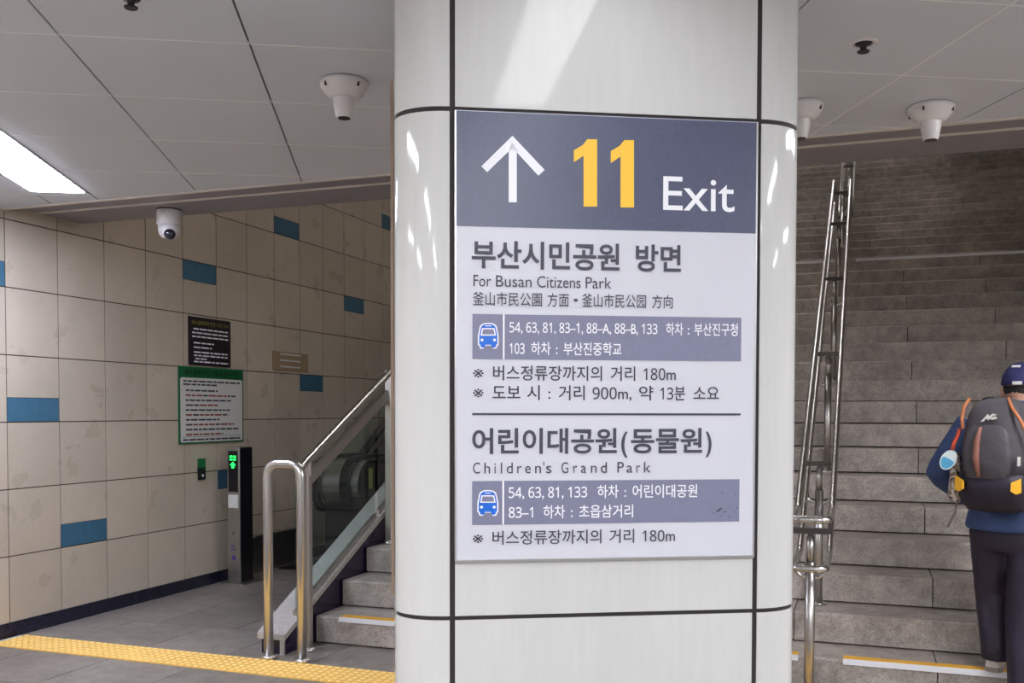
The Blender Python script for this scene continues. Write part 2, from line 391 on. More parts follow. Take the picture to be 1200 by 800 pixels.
def shift_pts(pts, d):
    out = []
    for i, p in enumerate(pts):
        a = pts[max(i - 1, 0)]; c = pts[min(i + 1, len(pts) - 1)]
        t = Vector((c[0] - a[0], c[1] - a[1])).normalized(); out.append((p[0] - t.y * d, p[1] + t.x * d))
    return out
for nm, pts in side_strips():
    inn = shift_pts(pts, .012)
    for z0, z1 in ZB:
        b = MB(); n = len(pts)
        vs = [hall(p[0], p[1], z0) for p in pts] + [hall(p[0], p[1], z1) for p in pts] + [hall(p[0], p[1], z0) for p in inn] + [hall(p[0], p[1], z1) for p in inn]
        smooth = n > 2
        b.add(vs, [(i, i + 1, n + i + 1, n + i) for i in range(n - 1)], 0, smooth)
        b.add(vs, [(2 * n + i, 3 * n + i, 3 * n + i + 1, 2 * n + i + 1) for i in range(n - 1)])
        b.add(vs, [(i, 2 * n + i, 2 * n + i + 1, i + 1) for i in range(n - 1)] + [(n + i, n + i + 1, 3 * n + i + 1, 3 * n + i) for i in range(n - 1)] + [(0, n, 3 * n, 2 * n), (n - 1, 3 * n - 1, 4 * n - 1, 2 * n - 1)])
        b.build(nm, m_enamel, col, fix=False)
core = []
for nm, pts in side_strips(): core += shift_pts(pts, .004)
b = MB(); b.loft([[hall(p[0], p[1], 0) for p in core], [hall(p[0], p[1], ZC) for p in core]])
b.build('joint_sealant', m_joint, col)

# --- exit sign on the column's face: pixel boxes measured on the photograph become (u, z) on the board's plane
SF = CF - .006
def pf(x, y):
    d = RIGHT * ((x - 600) / F) + UP * ((CY - y) / F) + FWD
    t = (SF - CAM.dot(HV)) / d.dot(HV); P = CAM + d * t
    return P.dot(HU), P.z
SU0, SU1, SZ0, SZ1 = CU0 + .008, CU1 - .007, 1.081, 2.329
sign = empty('exit_sign', hall((SU0 + SU1) / 2, SF, SZ0))
tag(sign, 'large blue and grey exit 11 direction sign with Korean bus directions on the white column', 'sign')
b = MB(); b.box((SU0, SF, SZ0), (SU1, CF + .004, SZ1), 0, HM); b.build('board', m_board, sign)
b = MB(); b.box((SU0 - .001, SF - .0015, SZ0 - .004), (SU1 + .001, CF + .004, SZ0 + .004), 0, HM)
b.box((SU0 - .002, SF - .0005, SZ0), (SU0 + .003, CF + .004, SZ1), 0, HM); b.box((SU1 - .003, SF - .0005, SZ0), (SU1 + .002, CF + .004, SZ1), 0, HM)
b.build('frame', m_frame, sign)
ZH = 2.012
b = MB(); b.box((SU0 + .003, SF - .001, ZH), (SU1 - .003, SF + .001, SZ1 - .002), 0, HM); b.build('header_panel', m_navy, sign)
def flat(b, polys, depth, mi=0):
    """thin raised shapes on the sign: polys of (u, z) with their front at SF - depth"""
    for poly in polys:
        vs = [hall(u, SF - depth, z) for u, z in poly]; b.add(vs, [tuple(range(len(vs)))], mi)
def A(x, y): return pf(520 + x / 3.158, 120 + y / 3.158)
def B(x, y): return pf(520 + x / 3.158, 260 + y / 3.158)
def D(x, y): return pf(520 + x / 3.158, 460 + y / 3.158)
b = MB()
flat(b, [[A(240, 175), A(240, 370), A(270, 370), A(270, 175), A(254, 150)],
         [A(254, 124), A(139, 237), A(160, 259), A(254, 168)],
         [A(254, 124), A(254, 168), A(350, 272), A(373, 250)]], .0022)
b.build('arrow', m_txtw, sign)
b = MB()
for dx, dy in ((0, 0), (136.5, 3)):
    flat(b, [[A(517 + dx, 192 + dy), A(517 + dx, 386 + dy), A(567 + dx, 386 + dy), A(567 + dx, 137 + dy), A(531 + dx, 137 + dy), A(514 + dx, 158 + dy)],
             [A(514 + dx, 158 + dy), A(481 + dx, 178 + dy), A(481 + dx, 222 + dy), A(517 + dx, 198 + dy)]], .0022)
b.build('exit_number', m_txty, sign)
def text(b, s, u0, u1, z0, em, offset=0.0, depth=.0022, mi=0):
    """string between u0 and u1, baseline z0, vertical em size"""
    s = ''.join(chr(0x1D7E2 + int(c)) if c.isdigit() else c for c in s)      # sans-serif digits
    V, Fc = glyphs(s, offset)
    if not V: return
    a = min(v[0] for v in V); c = max(v[0] for v in V); k = (u1 - u0) / (c - a)
    b.add([hall(u0 + (x - a) * k, SF - depth, z0 + y * em) for x, y in V], Fc, mi)
def line(name, chunks, conv, top, bot, material, offset=0.0, kind='h', depth=.0022):
    """chunks: (text, x0, x1) in crop pixels; top/bot: height of the hangul (kind h) or capitals (kind c)"""
    x = chunks[0][1]; zt = conv(x, top)[1]; zb = conv(x, bot)[1]; H = zt - zb
    if kind == 'h': em = H / .906; base = zb + .079 * em
    else: em = H / .727; base = zb
    for s, x0, x1 in chunks:
        b = MB(); text(b, s, conv(x0, bot)[0], conv(x1, bot)[0], base, em, 0 if s == '※' else offset, depth); b.build(name, material, sign, fix=False)
line('exit_lettering', [('Exit', 811, 1075)], A, 266, 397, m_txtw, .004, 'c')
line('destination_lettering', [('부산시민공원', 103, 650), ('방면', 710, 877)], B, 70, 169, m_txtd, .022)
line('english_lettering', [('For', 110, 175), ('Busan', 193, 325), ('Citizens', 345, 506), ('Park', 525, 620)], B, 193, 238, m_txtd, .0, 'c')
line('chinese_lettering', [('釜山市民公園', 107, 363), ('方面', 383, 463), ('・', 480, 496), ('釜山市民公园', 511, 748), ('方向', 770, 847)], B, 259, 309, m_txtd, .004)
def bar(conv, x0, y0, x1, y1, xa, xb):
    b = MB(); u0, za = conv(x0, y0); u1, _ = conv(x1, y0); zb = conv(x0, y1)[1]
    ua, ub = conv(xa, y0)[0], conv(xb, y0)[0]
    flat(b, [[(u0, za), (u0, zb), (ua, zb), (ua, za)], [(ub, za), (ub, zb), (u1, zb), (u1, za)]], .0012)
    b.build('route_panel', m_bar, sign)
    b = MB(); flat(b, [[(ua, za), (ua, zb), (ub, zb), (ub, za)]], .0012); b.build('divider', m_txtw, sign)
def bus(conv, x0, x1, y0, y1):
    """front view of a bus: white outline, blue body, grey windscreen, white lamps"""
    def T(a, c): return conv(x0 + (x1 - x0) * a, y0 + (y1 - y0) * c)
    b = MB()
    out = [(.10, .12), (.2, .04), (.36, 0), (.64, 0), (.8, .04), (.9, .12), (.97, .38), (1, .5), (1, .86), (.93, .88), (.93, .95), (.86, 1), (.74, 1), (.68, .94), (.66, .88), (.34, .88), (.32, .94), (.26, 1), (.14, 1), (.07, .95), (.07, .88), (0, .86), (0, .5), (.03, .38)]
    flat(b, [[T(*p) for p in out]], .0022)
    o1 = b.build('bus_symbol', m_txtw, sign, fix=False)
    b = MB(); ins = [(.5 + (p[0] - .5) * .87, .5 + (p[1] - .5) * .91) for p in out]; flat(b, [[T(*p) for p in ins]], .0027); b.build('bus_body', m_busb, o1, fix=False)
    b = MB(); flat(b, [[T(*p) for p in ((.2, .2), (.8, .2), (.87, .49), (.13, .49))]], .0031)
    for cx in (.2, .8): flat(b, [[T(cx + .07 * math.cos(t * PI / 6), .66 + .055 * math.sin(t * PI / 6)) for t in range(12)]], .0031)
    flat(b, [[T(*p) for p in ((.36, .1), (.64, .1), (.64, .13), (.36, .13))]], .0031)
    b.build('bus_lamps', m_txtw, o1, fix=False)
    b = MB(); flat(b, [[T(*p) for p in ((.25, .245), (.75, .245), (.8, .445), (.2, .445))]], .0035); b.build('bus_windscreen', m_bar, o1, fix=False)
bar(B, 106, 340, 1101, 507, 219, 225)
bus(B, 126, 203, 374, 469)
line('route_lettering', [('54, 63, 81, 83–1, 88–A, 88–B, 133', 243, 790), ('하차', 822, 885), (':', 902, 908), ('부산진구청', 926, 1087)], B, 365, 412, m_txtw, .008)
line('route_lettering', [('103', 243, 299), ('하차', 323, 395), (':', 415, 421), ('부산진중학교', 443, 657)], B, 443, 491, m_txtw, .008)
line('note_lettering', [('※', 108, 147), ('버스정류장까지의', 182, 585), ('거리', 617, 708), ('180m', 738, 858)], B, 530, 585, m_txtd, .008)
line('note_lettering', [('※', 108, 147), ('도보', 180, 283), ('시', 308, 355), (':', 387, 394), ('거리', 425, 521), ('900m,', 550, 694), ('약', 722, 775), ('13분', 800, 893), ('소요', 923, 1018)], B, 603, 658, m_txtd, .008)
b = MB(); p, q = D(105, 75), D(1098, 84); flat(b, [[p, (p[0], q[1]), q, (q[0], p[1])]], .0022); b.build('rule', m_txtd, sign)
line('destination_lettering', [('어린이대공원', 105, 640), ('(', 656, 680), ('동물원', 692, 955), (')', 968, 990)], D, 133, 225, m_txtd, .022)
line('english_lettering', [('C', 108.2, 134.3), ('h', 149.9, 171.2), ('i', 187.3, 192.0), ('l', 211.0, 215.7), ('d', 232.8, 255.0), ('r', 271.6, 288.2), ('e', 301.0, 321.4), ('n', 337.9, 359.3), ("'", 367.8, 371.6), ('s', 378.2, 398.6), ('G', 435.1, 460.2), ('r', 479.1, 493.3), ('a', 507.1, 526.5), ('n', 544.0, 565.3), ('d', 581.0, 603.2), ('P', 642, 666), ('a', 676, 698), ('r', 712, 726), ('k', 740, 766)], D, 256, 299, m_txtd, .0, 'c')
bar(D, 105, 327, 1094, 489, 217, 223)
bus(D, 124, 202, 360, 455)
line('route_lettering', [('54, 63, 81, 133', 240, 530), ('하차', 568, 646), (':', 668, 674), ('어린이대공원', 698, 937)], D, 344, 393, m_txtw, .008)
line('route_lettering', [('83–1', 240, 330), ('하차', 368, 448), (':', 470, 476), ('초읍삼거리', 500, 700)], D, 418, 466, m_txtw, .008)
line('note_lettering', [('※', 107, 146), ('버스정류장까지의', 180, 583), ('거리', 612, 704), ('180m', 734, 855)], D, 512, 564, m_txtd, .008)
# scuffs chipped through the lower route panel
for x, y, s, t in ((1030, 370, 5, 3), (1078, 377, 4, 2), (1018, 433, 14, 7), (1055, 458, 4, 3), (1000, 445, 5, 2), (1085, 425, 3, 5), (1040, 440, 4, 4), (1075, 440, 5, 2), (1025, 455, 6, 2)):
    p = D(x, y); rx, rz = s * .0007, t * .0007
    b = MB(); flat(b, [[(p[0] + rx * math.cos(k * PI / 3) + .5 * rz * math.sin(k * PI / 3), p[1] + rz * math.sin(k * PI / 3) + .5 * rx * math.cos(k * PI / 3)) for k in range(6)]], .0024)
    b.build('scuff', m_txtd, sign, fix=False)

# board fixed on the column's left flank
b = MB(); b.box((CU0 - RX - .011, CF + .30, .935), (CU0 - RX - .001, CF + .34, 2.50), 0, HM)
fbd = empty('flank_board', hall(CU0 - RX - .01, CF + .34, .935)); tag(fbd, 'thin bronze-edged board on the left flank of the white column', 'board')
b.build('edge_frame', m_bronze, fbd)
b = MB(); b.box((CU0 - RX - .01, CF + .34, .94), (CU0 - RX - .001, CF + RY + .6, 2.495), 0, HM); b.build('panel', m_notice, fbd)

# ------------------------------------------------------------------ lamps in the ceiling
def lamp_fixture(u0, u1, v0, v1, label, dm=None):
    t = empty('ceiling_light', hall((u0 + u1) / 2, (v0 + v1) / 2, ZC)); tag(t, label, 'ceiling light', 'fluorescent ceiling panels of the hall')
    b = MB(); w_ = .014
    b.box((u0 - w_, v0 - w_, ZC - .006), (u0, v1 + w_, ZC + .02), 0, HM); b.box((u1, v0 - w_, ZC - .006), (u1 + w_, v1 + w_, ZC + .02), 0, HM)
    b.box((u0, v0 - w_, ZC - .006), (u1, v0, ZC + .02), 0, HM); b.box((u0, v1, ZC - .006), (u1, v1 + w_, ZC + .02), 0, HM)
    b.build('frame', m_ceil, t)
    b = MB(); b.box((u0, v0, ZC - .010), (u1, v1, ZC + .008), 0, HM); b.build('diffuser', dm or m_lamp, t)
lamp_fixture(-2.105, -1.805, 4.85, 6.12, 'bright white ceiling light panel above the tiled wall by the stairs', m_lampcool)
lamp_fixture(.445, .655, 1.27, 2.48, 'bright white ceiling light panel in front of the white column', m_lampdim)
for (u, v) in ((-1.96, 1.3), (-1.96, -.9), (-1.96, -3.1), (.55, -.9), (.55, -3.1), (3.06, 2.3), (3.06, 0), (3.06, -2.2), (5.6, 1.2), (5.6, -1.4), (-4.4, .9), (-4.4, -1.3)):  # all but the one right of the column are added for brightness
    lamp_fixture(u - .13, u + .13, v, v + 1.25, 'bright white ceiling light panel over the foot of the stairs, right of the column' if (u, v) == (3.06, 2.3) else 'unseen white fluorescent ceiling panel added to light the hall')

# ------------------------------------------------------------------ detectors, sprinklers and camera overhead
def detector(x, y, label, rot=0):
    t = empty('smoke_detector', (x, y, ZC)); t.rotation_euler.z = rot; bpy.context.view_layer.update()
    tag(t, label, 'detector', 'conical white ceiling detectors')
    b = MB(); b.lathe([(.088, 0), (.096, -.006), (.096, -.016), (.090, -.03), (.074, -.052), (.055, -.066), (.05, -.068)], (x, y, ZC)); b.build('base', m_plastic, t)
    b = MB(); b.lathe([(.046, -.06), (.043, -.07), (.040, -.1), (.032, -.142), (.028, -.146), (.02, -.144)], (x, y, ZC)); b.build('nozzle', m_plastic, t)
    b = MB(); b.lathe([(.026, -.145), (.024, -.148)], (x, y, ZC)); b.build('nozzle_opening', m_plasd, t)
    b = MB()
    for a in (-2.3, -.75, .8, 2.4):
        a += YS; M = Matrix.Translation((x + .09 * math.cos(a), y + .09 * math.sin(a), ZC - .03)) @ Matrix.Rotation(a, 4, 'Z')
        b.box((-.004, -.003, -.008), (.004, .003, .008), 0, M)
    b.build('screw_slot', m_plasd, t)
P = hall(0, 0, 0)
detector(-1.948, 3.443, 'white cone-shaped ceiling detector left of the white column')
detector(-.258, 4.346, 'white cone-shaped ceiling detector partly hidden behind the right edge of the column')
detector(.267, 4.556, 'white cone-shaped ceiling detector right of the column, above the stairs handrail')
def sprinkler(x, y, label):
    t = empty('sprinkler', (x, y, ZC)); tag(t, label, 'sprinkler', 'recessed sprinkler heads in the ceiling')
    b = MB(); b.lathe([(.05, .002), (.05, -.003), (.036, -.006), (.03, -.002), (.03, .004)], (x, y, ZC)); b.build('escutcheon', m_plastic, t)
    b = MB(); b.lathe([(.03, -.003), (.026, -.008), (.012, -.012), (.01, -.028), (.022, -.03), (.02, -.034)], (x, y, ZC)); b.build('nozzle', m_plasd, t)
sprinkler(-2.196, 2.53, 'recessed sprinkler head with white rim at the top left of the ceiling')
sprinkler(-.007, 3.704, 'recessed sprinkler head with white rim in the ceiling right of the column')
t = empty('security_camera', (-4.363, 5.368, 2.842)); tag(t, 'white dome security camera hanging from the soffit above the tiled wall', 'camera')
c0 = (-4.363, 5.368, 2.842)
b = MB(); b.lathe([(.078, 0), (.08, -.006), (.08, -.10), (.077, -.104)], c0); b.build('housing', m_plastic, t)
b = MB(); b.lathe([(.083, .0), (.083, -.007)], c0); b.build('mount_ring', m_plasd, t)
b = MB(); b.lathe([(.072, -.104), (.072, -.135), (.066, -.165), (.05, -.185), (.02, -.193)], c0); b.build('dome_cover', m_plastic, t)
b = MB(); M = Matrix.Translation((-4.363 + .028, 5.368 - .03, 2.842 - .165))
b.loft([[M @ Vector((.04 * math.sin(a) * math.cos(k * PI / 10), .04 * math.sin(a) * math.sin(k * PI / 10), -.04 * math.cos(a))) for k in range(20)] for a in [i * PI / 8 + .02 for i in range(8)]], smooth=True)
b.build('lens', m_lens, t)

# ------------------------------------------------------------------ staircase
def step_block(b, x0, x1, y, z, depth, rise):
    c = .012
    b.prism([(y + .0, z - rise + .010), (y + .0, z - c), (y + c * .35, z - c * .3), (y + c, z), (y + depth, z), (y + depth, z - rise + .010)], 'x', x0 + .003, x1 - .003)
def flight(root, n, ys, zs, joints, last_depth, xl, xr):
    for k in range(n):
        y, z = ys + TR * k, zs + RI * (k + 1)
        b = MB(); e = [xl] + [x for x in joints(k) if xl + .1 < x < xr - .1] + [xr]
        d = last_depth if k == n - 1 else TR + .03
        for i in range(len(e) - 1): step_block(b, e[i], e[i + 1], y, z, d, RI)
        o = b.build('step', m_step, root)
        if k == 0 or k == n - 1:
            if k == 0 or root['category'] == 'stairs' and n == 18:
                for a, c in ((xl + .17, -.306), (-.074, xr - .2)):
                    s = MB(); s.prism([(y - .006, z - .026), (y - .006, z + .003), (y + .006, z + .0035), (y + .006, z - .026)], 'x', a, c, 1)
                    s.prism([(y + .006, z - .002), (y + .006, z + .0035), (y + .08, z + .003), (y + .08, z - .002)], 'x', a, c, 0)
                    s.build('nosing_strip', [m_strip_y, m_strip_w], o)
    b = MB()
    for k in range(n):
        y, z = ys + TR * k, zs + RI * (k + 1)
        b.box((xl + .004, y + .03, z - RI - .1), (xr - .004, y + TR + .05, z - .014))
    b.build('step_bed', m_seam, root)
st = empty('staircase', (0, Y0, 0)); tag(st, 'wide grey granite staircase rising from the yellow tactile strip behind the column', 'stairs')
flight(st, 18, Y0, 0, lambda k: [.40 + (k * 7 % 3 - 1) * .008 + 1.5 * j - (.75 if k % 2 else 0) for j in range(-3, 4)], 2.715, XL, XR)
s2 = empty('staircase', (0, 14.0, 18 * RI)); tag(s2, 'dim upper flight of granite stairs above the landing with the pale strip', 'stairs')
flight(s2, 24, 14.0, 18 * RI, lambda k: [.1 + .85 * j - (.42 if k % 2 else 0) + (k * 5 % 4) * .03 for j in range(-5, 5)], 2.5, XL, XR)
# sloping granite kerb beside the stairs
def capz(y): return .125 + .475 * (y - 5.096)
CS0, CS1 = 5.10, 11.4
b = MB(); b.prism([(CS0, capz(CS0) - .035), (CS0, capz(CS0)), (CS1, capz(CS1)), (CS1, capz(CS1) - .035)], 'x', -3.51, XL - .0); b.build('kerb_cap', m_cap, st)
b = MB(); b.prism([(CS0 + .02, 0), (CS0 + .02, capz(CS0 + .02) - .035), (CS1, capz(CS1) - .035), (CS1, 0)], 'x', -3.49, XL - .012); b.build('kerb_side', m_blackgr, st)
b = MB(); b.box((XL - .04, CS0 + .005, 0), (XL - .012, CS0 + .03, capz(CS0) - .034)); b.build('kerb_end_strip', m_cap, st)

# ------------------------------------------------------------------ glass balustrade with steel handrail (left)
SL = .519
ba = empty('balustrade', (-3.22, 5.0, 0)); tag(ba, 'stainless handrail with green-tinted glass panels beside the escalator, left of the column', 'balustrade')
def rz(y): return 1.135 + SL * (y - 5.06)
b = MB()
b.tube(rounded([(-3.356, 4.995, 0), (-3.356, 4.995, 1.185), (-3.124, 4.995, 1.185), (-3.124, 4.995, 0)], .085, 8), .0295, seg=18); hoop = b.build('end_hoop', m_steel, ba)
for x in (-3.356, -3.124):
    b = MB(); b.lathe([(.048, 0.004), (.048, .018), (.042, .026), (.03, .028)], (x, 4.995, 0)); b.build('flange', m_steel, hoop)
b = MB(); b.tube([(-3.135, 4.997, 1.09), (-3.165, 5.04, 1.125), (-3.19, 5.09, rz(5.09)), (-3.2, 5.16, rz(5.16)), (-3.2, 11.3, rz(11.3)), (-3.2, 12.0, rz(11.3) + .02)], .025); b.build('handrail', m_steel, ba)
YP = [5.25, 6.37, 7.49, 8.61, 9.73, 10.85]
for i, y in enumerate(YP):
    zb = 0 if i == 0 else RI * (int((y - Y0) / TR) + 1)
    b = MB(); b.cbox((-3.265, y - .022, zb), (-3.215, y + .022, rz(y) - .04 if i else rz(y) - .03), .004)
    p = b.build('post', m_brushed, ba)
    b = MB(); b.box((-3.262, y - .02, rz(y) - .14), (-3.2, y - .014, rz(y) - .02)); b.build('bracket', m_steel, p)
    b = MB(); b.lathe([(.05, zb), (.05, zb + .016), (.042, zb + .024), (.03, zb + .026)], (-3.24, y, 0)); b.build('flange', m_steel, p)
def mz(y): return rz(y) - .185
for i in range(len(YP) - 1):
    a, c = YP[i] + .022, YP[i + 1] - .022
    b = MB(); b.prism([(a, mz(a) - .038), (a, mz(a) + .038), (c, mz(c) + .038), (c, mz(c) - .038)], 'x', -3.272, -3.242); b.build('mid_rail', m_brushed, ba)
    b = MB(); b.prism([(a + .01, capz(a) + .03), (a + .01, mz(a) - .03), (c - .01, mz(c) - .03), (c - .01, capz(c) + .03)], 'x', -3.352, -3.342); gl = b.build('glass_panel', m_glass, ba)
    b = MB(); b.prism([(a, capz(a) + .002), (a, capz(a) + .032), (c, capz(c) + .032), (c, capz(c) + .002)], 'x', -3.36, -3.334); b.build('glass_channel', m_brushed, ba)
    b = MB()
    for yy in (a + .04, c - .04): b.box((-3.342, yy - .02, mz(yy) - .06), (-3.26, yy + .02, mz(yy) - .04))
    b.build('glass_clamp', m_steel, ba)

# ------------------------------------------------------------------ double handrail in the middle of the stairs (right)
hr = empty('handrail', (-.225, 4.95, 0)); tag(hr, 'double stainless centre handrail climbing the granite stairs right of the column', 'handrail')
HX, HW = -.228, .089
YH0 = 4.93
def rise(y): return .515 * (min(max(y, 5.5), 11.55) - 5.5) + .515 * (max(y, 13.75) - 13.75)
def uz(y): return .975 + rise(y)
def lz(y): return .735 + rise(y)
YT = 20.5
for nm, fz, wd, r in (('upper_rail', uz, HW, .019), ('lower_rail', lz, HW - .012, .017)):
    b = MB(); b.tube(rounded([(HX - wd, y_, fz(y_)) for y_ in (YT, 13.75, 11.55, 5.5)] + [(HX - wd, YH0, fz(YH0)), (HX + wd, YH0, fz(YH0))] + [(HX + wd, y_, fz(y_)) for y_ in (5.5, 11.55, 13.75, YT)], .05, 7), r); b.build(nm, m_steel, hr)
for yy in (5.03, 6.05, 7.47, 8.88, 10.3, 11.9, 13.4, 14.9, 16.4, 17.9, 19.4):
    zb = 0 if yy < Y0 else RI * min(int((yy - Y0) / TR) + 1, 18)
    if yy > 14: zb = RI * (18 + int((yy - 14) / TR) + 1)
    b = MB(); b.tube([(HX, yy, zb), (HX, yy, lz(yy) + .02)], .0255); b.tube([(HX, yy, lz(yy) + .02), (HX, yy, uz(yy) - .09)], .019)
    p = b.build('post', m_brushed, hr)
    b = MB(); b.box((HX - HW, yy - .02, uz(yy) - .078), (HX + HW, yy + .02, uz(yy) - .05)); b.box((HX - HW - .01, yy - .008, uz(yy) - .078), (HX - HW + .006, yy + .008, uz(yy))); b.box((HX + HW - .006, yy - .008, uz(yy) - .078), (HX + HW + .01, yy + .008, uz(yy)))
    b.box((HX - .012, yy - .012, uz(yy) - .12), (HX + .012, yy + .012, uz(yy) - .07)); b.build('crossbar', m_darkst, p)
    b = MB(); wd = HW - .012
    b.tube(arc((HX, yy, lz(yy) - .005), (wd, 0, 0), (0, 0, -.055), PI, 0, 14), .009, seg=8); b.build('bracket', m_steel, p)
    b = MB(); b.lathe([(.05, zb), (.05, zb + .012), (.028, zb + .02)], (HX, yy, 0)); b.build('flange', m_steel, p)

# ------------------------------------------------------------------ escalator along the tiled wall
es = empty('escalator', (-4.6, 8.4, 0)); tag(es, 'dark escalator with rounded steel newels seen through the glass balustrade', 'escalator')
EY = 8.45
def newel(x0, x1, n=14):
    prof = [(EY + .55, .50), (EY + .06, .50)] + [(EY + .25 - .25 * math.sin(t * PI / n), .76 - .25 * math.cos(t * PI / n)) for t in range(n + 1)] + [(EY + .75, 1.01), (EY + .75, .50)]
    b = MB(); b.prism(prof, 'x', x0, x1); return b
newel(-5.06, -4.83).build('newel', m_steel, es)
newel(-4.73, -4.645).build('newel', m_steel, es)
def hand(x0, x1):
    b = MB(); n = 16
    rings = []
    path = [(EY + .8 + .5 * 6, 1.03 + .29 * 6), (EY + .95, 1.035)] + [(EY + .25 - .28 * math.sin(t * PI / n), .76 + .275 * math.cos(t * PI / n)) for t in range(n + 1)] + [(EY + .6, .485)]
    for q, (y, z) in enumerate(path):
        a = path[max(q - 1, 0)]; c = path[min(q + 1, len(path) - 1)]
        tx = Vector((c[0] - a[0], c[1] - a[1])).normalized(); nx = Vector((-tx.y, tx.x)) * .02
        rings.append([(x0, y - nx.x, z - nx.y), (x1, y - nx.x, z - nx.y), (x1, y + nx.x, z + nx.y), (x0, y + nx.x, z + nx.y)])
    b.loft(rings); return b
hand(-5.15, -5.07).build('rubber_handrail', m_rubber, es)
hand(-4.825, -4.735).build('rubber_handrail', m_rubber, es)
hand(-3.86, -3.78).build('rubber_handrail', m_rubber, es)
newel(-3.85, -3.79).build('newel', m_steel, es)
b = MB(); sidep = [(EY + .04, .0), (EY + .04, .52), (EY + .02, .76), (EY + .1, .95), (EY + .3, 1.0), (EY + .95, 1.0), (EY + 6, 3.6), (EY + 6, 0)]
b.prism(sidep, 'x', -4.83, -4.64); b.prism([(p[0] + .02, p[1] - (.01 if p[1] else 0)) for p in sidep], 'x', -5.05, -4.84); b.prism(sidep, 'x', -3.84, -3.8); b.build('balustrade_panel', m_plasd, es)
b = MB(); b.box((-4.64, EY - .5, 0), (-3.84, EY + 1.0, .02)); b.build('landing_plate', m_brushed, es)
b = MB()
for k in range(14):
    y = EY + 1.0 + k * .4; z = .02 + .2 * k; b.box((-4.63, y, max(z - .5, 0)), (-3.85, y + .42, z + .02))
b.build('tread', m_darkst, es)
b = MB(); b.box((-4.642, EY + .22, .72), (-4.636, EY + .30, .93)); b.build('safety_sticker', mat('yellow_green_sticker', sr(190, 190, 90), .5), es)
b = MB(); b.box((-5.27, EY - .9, .34), (-5.2, EY + .1, .355)); b.box((-5.27, EY - .9, .0), (-5.255, EY + .1, .34)); b.build('wall_ledge', m_brushed, es)
b = MB(); b.box((-5.2, EY - .55, .001), (-4.66, EY, .012)); b.build('floor_mat', m_rubber, es)

# ------------------------------------------------------------------ notices and fittings on the tiled wall
def wtext(b, s, y0, y1, z0, em, offset=0., x=XW + .012, mi=0):
    V, Fc = glyphs(s, offset, 2); a = min(v[0] for v in V); c = max(v[0] for v in V); k = (y1 - y0) / (c - a)
    b.add([(x, y0 + (p - a) * k, z0 + q * em) for p, q in V], Fc, mi)
def dashes(b, y0, y1, z, h, mi=0, x=XW + .012):
    """an illegible printed line: rows of word-length marks"""
    y = y0
    while y < y1 - .01:
        l = min(random.uniform(.04, .1), y1 - y); b.add([(x, y, z), (x, y + l, z), (x, y + l, z + h), (x, y, z + h)], [(0, 1, 2, 3)], mi if random.random() < .75 or mi == 0 else 0); y += l + .012
def board(name, y0, y1, z0, z1, m_, label, cat, part='board'):
    t = empty(name, (XW + .006, (y0 + y1) / 2, z0)); tag(t, label, cat)
    b = MB(); b.box((XW + .001, y0, z0), (XW + .010, y1, z1)); b.build(part, m_, t); return t
t = board('notice_board', 6.72, 7.288, 1.885, 2.292, m_blacksign, 'small black notice with white lines above the green-edged notice on the wall', 'sign')
b = MB(); wtext(b, '에스컬레이터 안전 이용 안내', 6.755, 7.25, 2.228, .042); b.build('heading_lettering', m_ygreen, t, fix=False)
b = MB()
for y0, y1, z in ((6.78, 7.25, 2.185), (6.76, 7.26, 2.152), (6.76, 7.25, 2.12), (6.78, 7.05, 2.068), (6.78, 7.02, 2.03), (6.78, 7.24, 1.99), (6.78, 7.24, 1.962), (6.8, 6.95, 1.935), (6.78, 7.25, 1.91)): dashes(b, y0, y1, z, .012)
b.build('body_lettering', m_txtw, t, fix=False)
t = board('notice_board', 6.587, 7.47, 1.226, 1.872, m_green, 'white notice with green heading and frame on the tiled wall above the post', 'sign', 'backing')
b = MB(); wtext(b, '에스컬레이터 이용자 준수사항', 6.66, 7.40, 1.80, .062, .012); b.build('heading_lettering', m_dkgreen, t, fix=False)
b = MB(); b.prism([(6.605, 1.25), (6.62, 1.238), (7.44, 1.238), (7.455, 1.25), (7.455, 1.765), (7.44, 1.778), (6.62, 1.778), (6.605, 1.765)], 'x', XW + .008, XW + .0115); b.build('white_panel', m_notice, t)
b = MB(); X2 = XW + .0125
for y0, y1, z, mi in [(6.64, 7.42, 1.742, 0), (6.64, 7.1, 1.715, 0)] + [(6.67, 6.67 + l, 1.665 - .041 * k, 1 if k % 2 else 0) for k, l in enumerate((.43, .68, .63, .43, .6, .58, .45, .66, .72, .5))] + [(6.63, 7.42, 1.252, 0)]:
    dashes(b, y0, y1, z, .014, mi, X2)
b.box((XW + .0115, 6.63, 1.283), (X2, 7.43, 1.286), 0)
b.build('body_lettering', [m_txtd, m_red], t, fix=False)
t = empty('wall_vent', (XW + .005, 8.25, 1.9)); tag(t, 'beige louvred vent plate with three white slots high on the tiled wall', 'vent')
b = MB(); b.box((XW + .001, 7.95, 1.895), (XW + .008, 8.58, 2.075)); b.build('plate', mat('vent_beige', sr(158, 134, 108), .5), t)
for z in (1.925, 1.985, 2.045):
    b = MB(); b.box((XW + .007, 8.07, z), (XW + .012, 8.43, z + .014)); b.build('slat', m_notice, t)
t = board('wall_plate', 6.83, 6.925, .915, 1.02, m_plasd, 'small dark plate with a green top on the tiles beside the post', 'sign', 'plate')
b = MB(); b.box((XW + .001, 6.83, 1.02), (XW + .011, 6.925, 1.095)); b.build('green_plate', m_green, t)
b = MB(); b.lathe([(.008, 0), (.01, .01), (.006, .022)], (XW + .011, 6.885, .94)); b.build('knob', m_notice, t)

